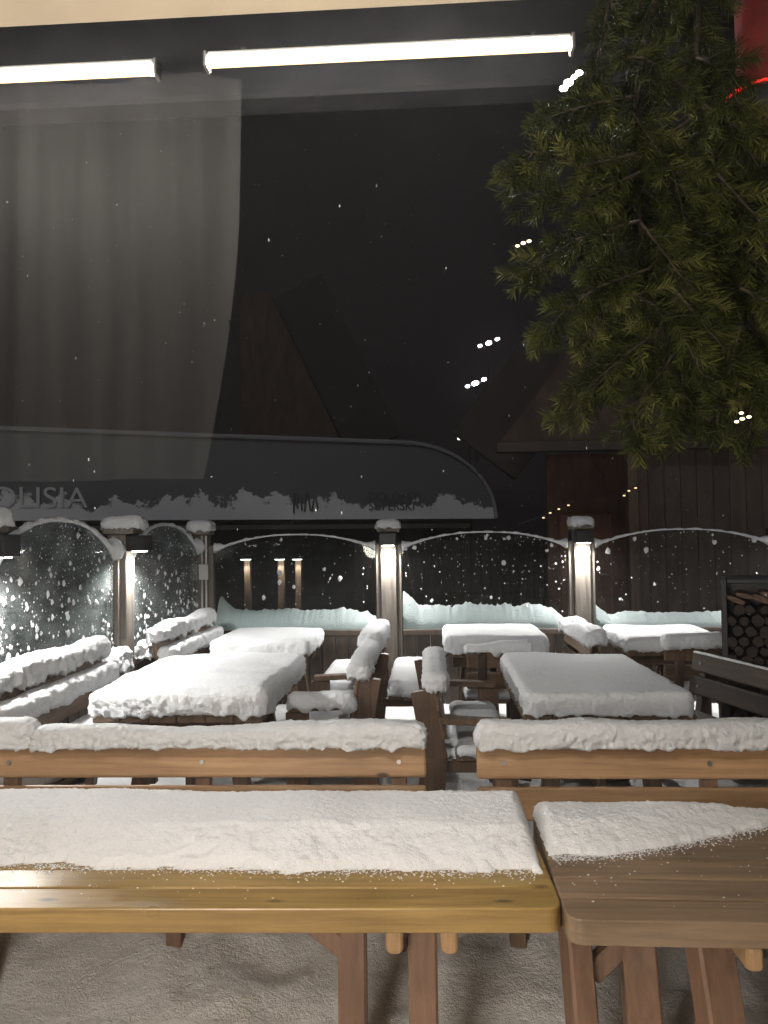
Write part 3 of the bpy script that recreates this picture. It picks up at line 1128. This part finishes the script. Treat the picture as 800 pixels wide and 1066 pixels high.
# door with a handle in the porch wall, standing in for a reddish reflection
bm = bmesh.new()
bx(bm, (-2.15, 1.52, 1.1), (.9, .05, 2.1), None, .01)
for k in (.6, 1.5):
    bx(bm, (-2.15, 1.49, k), (.62, .03, .62), None, .015)
dr = finish(bm, 'door', wood_mat('reflection_door_wood', (.09, .035, .018), (.26, .11, .06), 'Z', .5, 20, .2, False), ch)
bm = bmesh.new()
tube(bm, [(-1.80, 1.47, 1.1), (-1.80, 1.42, 1.1), (-1.93, 1.42, 1.1)], .014, 8)
finish(bm, 'handle', M['metal'], dr, True)

bf = thing('dark_screen', (.55, 16.2, 0))  # added screen, hides the bright ground behind the middle panel
tag(bf, 'low dark screen added to blacken the gap between the lift station and the chalet', 'fence')
bm = bmesh.new()
for i in range(19):
    bx(bm, (-2.0 + i * .205, 0, .86), (.19, .03, 1.7), None, .004)
finish(bm, 'boards', M['dark_z'], bf)
for x in (-2.05, 0, 1.9):
    bm = bmesh.new()
    bx(bm, (x, .075, .88), (.1, .1, 1.76))
    finish(bm, 'post', M['dark_z'], bf)

# warm string of bulbs under the chalet eave and beyond the posts
warm = flat_mat('warm_bulb', (.9, .7, .4), .4, 0, (1, .72, .42), 1.2)
sl = thing('string_light', (0, 0, 0))
tag(sl, 'short string of small warm bulbs hung before the chalet porch', 'string light')
bulbs = [(566, 539), (573, 534), (582, 530), (592, 526), (601, 522), (650, 516), (655, 511), (662, 508)]
pts = [P(a, b, 11.6) for a, b in bulbs]
bm = bmesh.new()
tube(bm, [P(540, 546, 11.6)] + [p + Vector((0, 0, .035)) for p in pts] + [P(720, 455, 11.95)], .006, 5)
finish(bm, 'wire', M['black'], sl)
for i, p in enumerate(pts):
    if i == 4:
        continue
    bm = bmesh.new()
    bmesh.ops.create_uvsphere(bm, u_segments=10, v_segments=8, radius=.014, matrix=Matrix.Translation(p) @ Matrix.Diagonal((1.5, 1, .8, 1)))
    finish(bm, 'bulb', warm, sl, True)

# ------------------------------------------------------------------ floodlights on the slope
flm = flat_mat('flood_lens', (.9, .9, .9), .4, 0, (.90, .93, 1), 30)
flm2 = flat_mat('flood_lens_dim', (.9, .9, .9), .4, 0, (1, .95, .85), 5)
for (Y, heads, lab, mm) in ((80, [(500, 360), (509, 357), (518, 353)], 'brightest floodlight mast, topmost on the dark slope', flm),
                            (70, [(487, 402), (495, 399), (504, 395)], 'floodlight mast halfway down the dark slope', flm),
                            (60, [(479, 456), (491, 459), (499, 454), (487, 450)], 'lowest dim floodlight mast above the station end', flm2)):
    pts = [P(a, b, Y) for a, b in heads]
    c = sum(pts, Vector()) / len(pts)
    t = thing('floodlight_mast', (c.x, Y, hill_z(c.x, Y)))
    tag(t, lab, 'floodlight', 'floodlight masts on the slope')
    o0 = Vector((c.x, Y, hill_z(c.x, Y)))
    bm = bmesh.new()
    tube(bm, [(0, .4, -1), (0, .4, c.z - o0.z + .3)], .16, 8, .1)
    finish(bm, 'mast', M['black'], t)
    bm = bmesh.new()
    bar(bm, pts[0] - o0 + Vector((-.3, .3, 0)), pts[2] - o0 + Vector((.3, .3, 0)), .12, .12)
    finish(bm, 'crossarm', M['black'], t)
    for k, p in enumerate(pts):
        q = p - o0
        bm = bmesh.new()
        bx(bm, q + Vector((0, .12, 0)), (.75, .2, .5), Matrix.Rotation(R(-18), 3, 'Y'), .03)
        h = finish(bm, 'lamp_head', M['black'], t)
        bm = bmesh.new()
        s = (.45, .7, .5, .3)[k] * .75
        bmesh.ops.create_uvsphere(bm, u_segments=12, v_segments=8, radius=1, matrix=Matrix.Translation(q + Vector((0, 0, 0))) @ Matrix.Rotation(R(-18), 4, 'Y') @ Matrix.Diagonal((s * .62, .08, s * .40, 1)))
        finish(bm, 'lamp_lens', mm, h, True)

# ------------------------------------------------------------------ eave, light strips
bm = bmesh.new()
bx(bm, (0, -.05, 2.81), (5.0, 2.9, .08), None, 0)
sof = finish(bm, 'soffit', flat_mat('soffit_paint', (.72, .62, .47), .6, 0, None, 0, 1.2))
tag(sof, 'cream painted soffit of the eave above the window', 'soffit', None, 'structure')
bm = bmesh.new()
bx(bm, (0, 2.02, 3.10), (6.5, .10, .30), None, .01)
beam_m = flat_mat('beam_grey', (.010, .010, .0105), .9, 0, None, 0, 8)
beam_m.node_tree.nodes['Principled BSDF'].inputs['Specular IOR Level'].default_value = 0
tag(finish(bm, 'eave_beam', beam_m), 'dark grey beam along the eave carrying the two light strips', 'beam')
strip_e = flat_mat('strip_lens', (.9, .9, .9), .4, 0, (1, .96, .91), 390)
strip_w = flat_mat('strip_warm', (.9, .8, .6), .4, 0, (1, .66, .34), 1.6)
for (pa, pb, lab) in (((-130, 87), (161, 70), 'light strip cut off by the picture edge, beyond the gap'), ((217, 65), (594, 44), 'long unbroken light strip reaching the fir branches')):
    Y = 1.58
    a, b = P(*pa, Y), P(*pb, Y)
    zc = (a.z + b.z) / 2
    c = Vector(((a.x + b.x) / 2, Y, zc))
    L = b.x - a.x
    t = thing('light_strip', c)
    tag(t, lab, 'strip light', 'strip lights on the eave beam')
    bm = bmesh.new()
    bx(bm, (0, .004, .0115), (L, .030, .010), None, .003)
    finish(bm, 'housing', M['white_plastic'], t)
    bm = bmesh.new()
    bx(bm, (0, .006, -.001), (L - .012, .020, .013), None, .003, 2)
    finish(bm, 'diffuser', strip_e, t)
    bm = bmesh.new()
    bx(bm, (0, -.002, -.0125), (L - .012, .004, .009), None, .001)
    finish(bm, 'lower_lens', strip_w, t)
    for s in (-.8, .8):
        bm = bmesh.new()
        bar(bm, (s * L / 2, .0, .022), ((c.x + s * L / 2) * 1.253 - c.x, .40, .245), .012, .012, .002)
        finish(bm, 'bracket', M['black'], t)
    for s in (-1, 1):
        bm = bmesh.new()
        bx(bm, (s * (L / 2 + .004), .004, 0), (.008, .034, .034), None, .002)
        finish(bm, 'end_cap', M['metal'], t)

# grey sheer sheet under the beam, imitating drapery reflected in the window
def curtain_reflection():
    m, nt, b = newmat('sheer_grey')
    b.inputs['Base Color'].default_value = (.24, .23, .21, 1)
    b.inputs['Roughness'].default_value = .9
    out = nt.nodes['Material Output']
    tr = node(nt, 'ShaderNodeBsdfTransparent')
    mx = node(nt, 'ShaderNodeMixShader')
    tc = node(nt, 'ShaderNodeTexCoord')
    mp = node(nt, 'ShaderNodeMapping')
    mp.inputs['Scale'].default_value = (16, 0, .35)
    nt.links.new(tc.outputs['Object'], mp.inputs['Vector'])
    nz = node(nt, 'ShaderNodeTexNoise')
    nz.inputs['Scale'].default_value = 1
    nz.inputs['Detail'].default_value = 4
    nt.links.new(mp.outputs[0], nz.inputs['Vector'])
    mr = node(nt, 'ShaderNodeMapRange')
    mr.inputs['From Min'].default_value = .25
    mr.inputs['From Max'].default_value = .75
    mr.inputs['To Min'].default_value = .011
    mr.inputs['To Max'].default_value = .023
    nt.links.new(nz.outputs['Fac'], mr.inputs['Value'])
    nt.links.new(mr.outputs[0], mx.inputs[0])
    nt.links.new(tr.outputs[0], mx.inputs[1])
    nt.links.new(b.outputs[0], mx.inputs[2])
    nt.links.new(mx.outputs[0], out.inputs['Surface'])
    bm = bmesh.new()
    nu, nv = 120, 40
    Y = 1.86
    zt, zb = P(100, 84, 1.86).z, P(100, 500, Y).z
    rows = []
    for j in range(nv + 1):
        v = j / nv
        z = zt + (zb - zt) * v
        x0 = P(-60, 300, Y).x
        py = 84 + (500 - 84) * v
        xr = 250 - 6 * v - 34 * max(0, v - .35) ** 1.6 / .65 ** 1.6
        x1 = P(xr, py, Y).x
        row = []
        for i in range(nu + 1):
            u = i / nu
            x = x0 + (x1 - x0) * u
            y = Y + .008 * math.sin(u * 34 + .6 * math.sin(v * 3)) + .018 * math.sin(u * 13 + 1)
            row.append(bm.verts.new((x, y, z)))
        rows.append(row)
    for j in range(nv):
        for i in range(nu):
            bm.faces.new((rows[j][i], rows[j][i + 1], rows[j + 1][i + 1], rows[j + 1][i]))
    o = finish(bm, 'curtain_reflection', m, None, True, False)
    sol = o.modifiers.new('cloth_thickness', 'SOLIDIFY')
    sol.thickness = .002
    tag(o, 'sheer grey veil standing in for drapery reflected in the window, below the light strips', 'curtain_reflection')
curtain_reflection()

# red lampshade at the upper corner, imitating a window reflection
p = P(796, 60, 1.45)
rl = thing('reflection_lampshade', (p.x, p.y, 0))
tag(rl, 'red window reflection built as a lampshade with a glowing lower rim beside the fir', 'lampshade')
zl = P(768, 100, 1.42).z
bm = bmesh.new()
seg = 48
r1, r2 = .078, .05
ring = []
for (r, z) in ((r1, zl), (r2 * 1.1, zl + .02), (r2, zl + .06), (r2 * .98, zl + .2)):
    ring.append([bm.verts.new((math.cos(2 * PI * k / seg) * r, math.sin(2 * PI * k / seg) * r, z)) for k in range(seg)])
for a in range(3):
    for k in range(seg):
        bm.faces.new((ring[a][k], ring[a][(k + 1) % seg], ring[a + 1][(k + 1) % seg], ring[a + 1][k]))
o = finish(bm, 'shade', flat_mat('red_fabric', (.07, .002, .003), .7, 0, (1, .01, .015), .012, 30), rl, True)
o.modifiers.new('fabric_thickness', 'SOLIDIFY').thickness = .003
bm = bmesh.new()
bmesh.ops.create_cone(bm, cap_ends=True, segments=48, radius1=r1 * .985, radius2=r1 * .985, depth=.006, matrix=Matrix.Translation((0, 0, zl + .004)))
finish(bm, 'bottom_disc', flat_mat('grey_disc', (.05, .05, .06), .7), rl)
bm = bmesh.new()
pts = [(math.cos(PI + PI * k / 60) * r1 * 1.015, math.sin(PI + PI * k / 60) * r1 * 1.015, zl + .004 + .0015 * math.sin(k * 2.7)) for k in range(61)]
tube(bm, pts, .0028, 6)
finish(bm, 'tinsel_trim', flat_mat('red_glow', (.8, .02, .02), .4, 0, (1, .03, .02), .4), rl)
bm = bmesh.new()
tube(bm, [(0, 0, zl + .18), (0, 0, 2.77)], .003, 6)
bar(bm, (-.045, 0, zl + .19), (.045, 0, zl + .19), .004, .004, 0)
finish(bm, 'cord', M['black'], rl)

# ------------------------------------------------------------------ fir garland
fir = thing('fir_branch', P(690, -60, 1.3))
tag(fir, 'big dark green fir branch hanging from the eave with lights in it', 'fir branch')
o0 = fir.location.copy()
nb_, sb_ = bmesh.new(), bmesh.new()
g = random.Random(21)
tone = nb_.faces.layers.float.new('tone')
def needle(p, d, L, w, tn):
    s = d.orthogonal().normalized()
    s = Matrix.Rotation(g.uniform(0, 6.28), 3, d) @ s
    a = nb_.verts.new(p + s * w)
    b = nb_.verts.new(p - s * w)
    m1 = p + d * L * .6
    c = nb_.verts.new(m1 - s * w * .9)
    e = nb_.verts.new(m1 + s * w * .9)
    t = nb_.verts.new(p + d * L)
    nb_.faces.new((a, b, c, e))[tone] = tn
    nb_.faces.new((e, c, t))[tone] = tn
def twig(p, d, L, r=.0013, nl=.026):
    d = d.normalized()
    n = 5
    pts = []
    q = p.copy()
    dd = d.copy()
    for i in range(n + 1):
        pts.append(q.copy())
        dd = (dd + Vector((g.gauss(0, .07), g.gauss(0, .07), g.gauss(0, .07) - .03))).normalized()
        q = q + dd * L / n
    tube(sb_, pts, r, 4, r * .5)
    N = int(L / .0009)
    tb = g.random() ** 1.5
    for i in range(N):
        t = i / N * n
        k = min(int(t), n - 1)
        c = pts[k].lerp(pts[k + 1], t - k)
        ax = (pts[k + 1] - pts[k]).normalized()
        rad = Matrix.Rotation(i * 2.4 + g.uniform(-.4, .4), 3, ax) @ ax.orthogonal().normalized()
        nd = (ax * g.uniform(.55, .95) + rad * .8).normalized()
        needle(c, nd, nl * g.uniform(.7, 1.15) * (1 if i < N * .9 else .8), .00085, min(1, tb * .7 + .3 * (i / N) ** 2 + g.uniform(-.08, .08)))
def bough(pix, Ys, spread=.075, step=.017, tl=(.05, .10), r=.003):
    pts = [P(a, b, y) - o0 for (a, b), y in zip(pix, Ys)]
    # resample
    fine = []
    for i in range(len(pts) - 1):
        k = max(2, int((pts[i + 1] - pts[i]).length / step))
        for j in range(k):
            fine.append(pts[i].lerp(pts[i + 1], j / k))
    fine.append(pts[-1])
    tube(sb_, fine, r, 5, r * .4)
    for i in range(1, len(fine)):
        ax = (fine[i] - fine[i - 1]).normalized()
        for s in (-1, 1):
            side = Matrix.Rotation(g.uniform(-.9, .9), 3, ax) @ (ax.cross(Vector((0, 1, 0))).normalized() * s)
            d = ax * g.uniform(.6, 1.0) + side * g.uniform(.55, .95)
            end = 1 - .45 * i / len(fine)
            twig(fine[i], d, g.uniform(*tl) * end)
    twig(fine[-1], fine[-1] - fine[-2], tl[0])
# main stems
bough([(690, -60), (665, 20), (650, 120), (655, 230), (675, 330), (700, 410)], [1.36, 1.38, 1.40, 1.40, 1.39, 1.36], tl=(.06, .10), r=.008)
bough([(720, -60), (715, 60), (735, 180), (760, 300), (790, 400)], [1.42, 1.44, 1.44, 1.42, 1.38], tl=(.06, .10), r=.007)
bough([(640, -60), (622, 10), (612, 60), (600, 100)], [1.36, 1.35, 1.34, 1.32], tl=(.04, .07))
# side boughs to the outer silhouette
for pix, y0 in (([(650, 100), (600, 110), (562, 122)], 1.30), ([(652, 160), (590, 175), (545, 158), (533, 172)], 1.28), ([(655, 180), (600, 205), (548, 205), (530, 195)], 1.29),
                ([(655, 230), (600, 245), (556, 268), (540, 285)], 1.30), ([(665, 280), (610, 300), (575, 325), (560, 345)], 1.30), ([(680, 340), (640, 370), (600, 405), (582, 425)], 1.29),
                ([(690, 370), (660, 410), (648, 440), (652, 455)], 1.29), ([(700, 390), (700, 430), (690, 450)], 1.3), ([(760, 340), (745, 400), (735, 440)], 1.3),
                ([(790, 380), (775, 420), (768, 455)], 1.3), ([(735, 180), (780, 230), (815, 260)], 1.33), ([(715, 60), (745, 70), (758, 110)], 1.36),
                ([(735, 200), (760, 220), (790, 215)], 1.35), ([(760, 300), (800, 320), (830, 350)], 1.32), ([(650, 120), (690, 180), (710, 260)], 1.36),
                ([(655, 230), (700, 290), (740, 330)], 1.34), ([(640, 300), (690, 330), (720, 390)], 1.30), ([(620, 60), (660, 60), (700, 90)], 1.36),
                ([(640, 190), (615, 150), (585, 140)], 1.33), ([(690, 300), (740, 360), (800, 430)], 1.31), ([(640, 250), (620, 300), (600, 350)], 1.33)):
    bough(pix, [y0 + .02] + [y0] * (len(pix) - 1), tl=(.045, .085))
for _ in range(26):
    x0, y0 = g.uniform(640, 800), g.uniform(-40, 380)
    if x0 > 745 and y0 < 150:
        continue
    sx = -1 if g.random() < .45 else 1
    L = g.uniform(50, 95)
    bough([(x0, y0), (x0 + sx * L * .5, y0 + L * .35), (x0 + sx * L * (.8 if x0 + sx * L > 560 else .5), y0 + L * g.uniform(.5, 1.0))], [g.uniform(1.36, 1.46)] * 3, tl=(.05, .09))
needle_m, nt, b = newmat('fir_needles')
ob = node(nt, 'ShaderNodeAttribute', attribute_name='tone')
rp = ramp(nt, [(0, (.006, .009, .003)), (.5, (.028, .034, .009)), (1, (.078, .084, .024))])
nt.links.new(ob.outputs['Fac'], rp.inputs[0])
nt.links.new(rp.outputs[0], b.inputs['Base Color'])
b.inputs['Roughness'].default_value = .55
b.inputs['Specular IOR Level'].default_value = .03
fir.location.x += .018
finish(nb_, 'needles', needle_m, fir, False, False)
finish(sb_, 'stem', flat_mat('fir_bark', (.02, .015, .009), .9, 0, None, 0, 60), fir, True)

# fairy lights in the fir
fairy_c = flat_mat('fairy_cool', (.9, .9, .9), .4, 0, (.97, .98, 1), 30)
fairy_w = flat_mat('fairy_warm', (.9, .8, .6), .4, 0, (1, .80, .52), 3)
for (spots, lab, mm, rad) in (([(598, 80), (592, 86), (587, 92), (603, 76)], 'brilliant cluster of white fairy lights at the top of the fir', fairy_c, .0058),
                              ([(539, 256), (545, 253), (551, 251)], 'pair of warm fairy lights at the outer edge of the fir', fairy_w, .004),
                              ([(767, 439), (773, 436), (780, 434), (772, 430)], 'warm fairy lights low in the fir above the chalet wall', fairy_w, .004)):
    pts = [P(a, b, 1.235) for a, b in spots]
    t = thing('fairy_light', pts[0])
    tag(t, lab, 'fairy lights', 'fairy lights in the fir')
    bm = bmesh.new()
    tube(bm, [p - pts[0] + Vector((0, .006, 0)) for p in pts] + [pts[-1] - pts[0] + Vector((.02, .06, .01))], .0012, 5)
    finish(bm, 'wire', M['black'], t)
    for p in pts:
        bm = bmesh.new()
        bmesh.ops.create_uvsphere(bm, u_segments=10, v_segments=8, radius=rad * g.uniform(.55, 1.05), matrix=Matrix.Translation(p - pts[0]) @ Matrix.Diagonal((1.3, 1, .8, 1)))
        finish(bm, 'bulb', mm, t, True)

# ------------------------------------------------------------------ falling snow
bm = bmesh.new()
g = random.Random(77)
for _ in range(420):
    Y = g.uniform(2.6, 8)
    p = P(g.uniform(-20, 820), g.uniform(90, 640), Y)
    s = g.uniform(.0012, .0030)
    l = s * g.choice((1, 1, 1.5, 3))
    bmesh.ops.create_icosphere(bm, subdivisions=1, radius=1, matrix=Matrix.Translation(p) @ Matrix.Diagonal((s, s, l, 1)))
tag(finish(bm, 'falling_snow', M['snow'], None, True, False), 'sparse snowflakes drifting down in the night air', 'snow', None, 'stuff')

hzm = bpy.data.materials.new('bloom_haze')  # thin scattering volume, added to imitate lens bloom at the lamps
hzm.use_nodes = True
hn = hzm.node_tree
hn.nodes.remove(hn.nodes['Principled BSDF'])
pv = hn.nodes.new('ShaderNodeVolumePrincipled')
pv.inputs['Color'].default_value = (.95, .86, .87, 1)
pv.inputs['Density'].default_value = .0026
pv.inputs['Anisotropy'].default_value = .35
hn.links.new(pv.outputs[0], hn.nodes['Material Output'].inputs['Volume'])
bm = bmesh.new()
bx(bm, (0, 35, 30), (330, 130, 70), None, 0)
tag(finish(bm, 'haze', hzm), 'thin air volume added to imitate bloom around the lamps', 'haze', None, 'stuff')

# ------------------------------------------------------------------ light
w = bpy.data.worlds.new('World')
S.world = w
w.use_nodes = True
nt = w.node_tree
bg = nt.nodes['Background']
sky = nt.nodes.new('ShaderNodeTexSky')
sky.sky_type = 'NISHITA'
sky.sun_disc = False
sky.sun_elevation = R(-4)
sky.sun_rotation = R(200)
hs = nt.nodes.new('ShaderNodeHueSaturation')
hs.inputs['Saturation'].default_value = .15
hs.inputs['Value'].default_value = .04
nt.links.new(sky.outputs[0], hs.inputs['Color'])
ad = nt.nodes.new('ShaderNodeMix')
ad.data_type = 'RGBA'
ad.blend_type = 'ADD'
ad.inputs['Factor'].default_value = 1
nt.links.new(hs.outputs[0], ad.inputs[6])
ad.inputs[7].default_value = (.0046, .0033, .0040, 1)
nt.links.new(ad.outputs[2], bg.inputs['Color'])
bg.inputs['Strength'].default_value = 1.0

sd = bpy.data.lights.new('night_fill', 'SUN')  # added directional fill, keeps the station and slope faintly visible
sd.energy = .30
sd.angle = R(12)
sd.color = (.92, .96, 1)
so = bpy.data.objects.new('night_fill', sd)
COL.objects.link(so)
so.rotation_euler = Vector((.25, 1, -.75)).to_track_quat('-Z', 'Y').to_euler()

# warm light of the room behind the camera, coming out through its window
for (x, y, z, pw) in ((-1.2, -.5, 1.56, 105), (-.78, -.6, 1.50, 105)):
    ld = bpy.data.lights.new('room_lamp', 'POINT')
    ld.shadow_soft_size = .22
    ld.energy = pw
    ld.color = (1, .88, .75)
    lo = bpy.data.objects.new('room_lamp', ld)
    COL.objects.link(lo)
    lo.location = (x, y, z)

vs = S.view_settings
vs.view_transform = 'Standard'
vs.look = 'None'
vs.exposure = .18
vs.gamma = 1
S.cycles.use_denoising = True
S.cycles.max_bounces = 6
S.cycles.transparent_max_bounces = 24
S.cycles.caustics_reflective = False
S.cycles.caustics_refractive = False
S.cycles.sample_clamp_indirect = 4
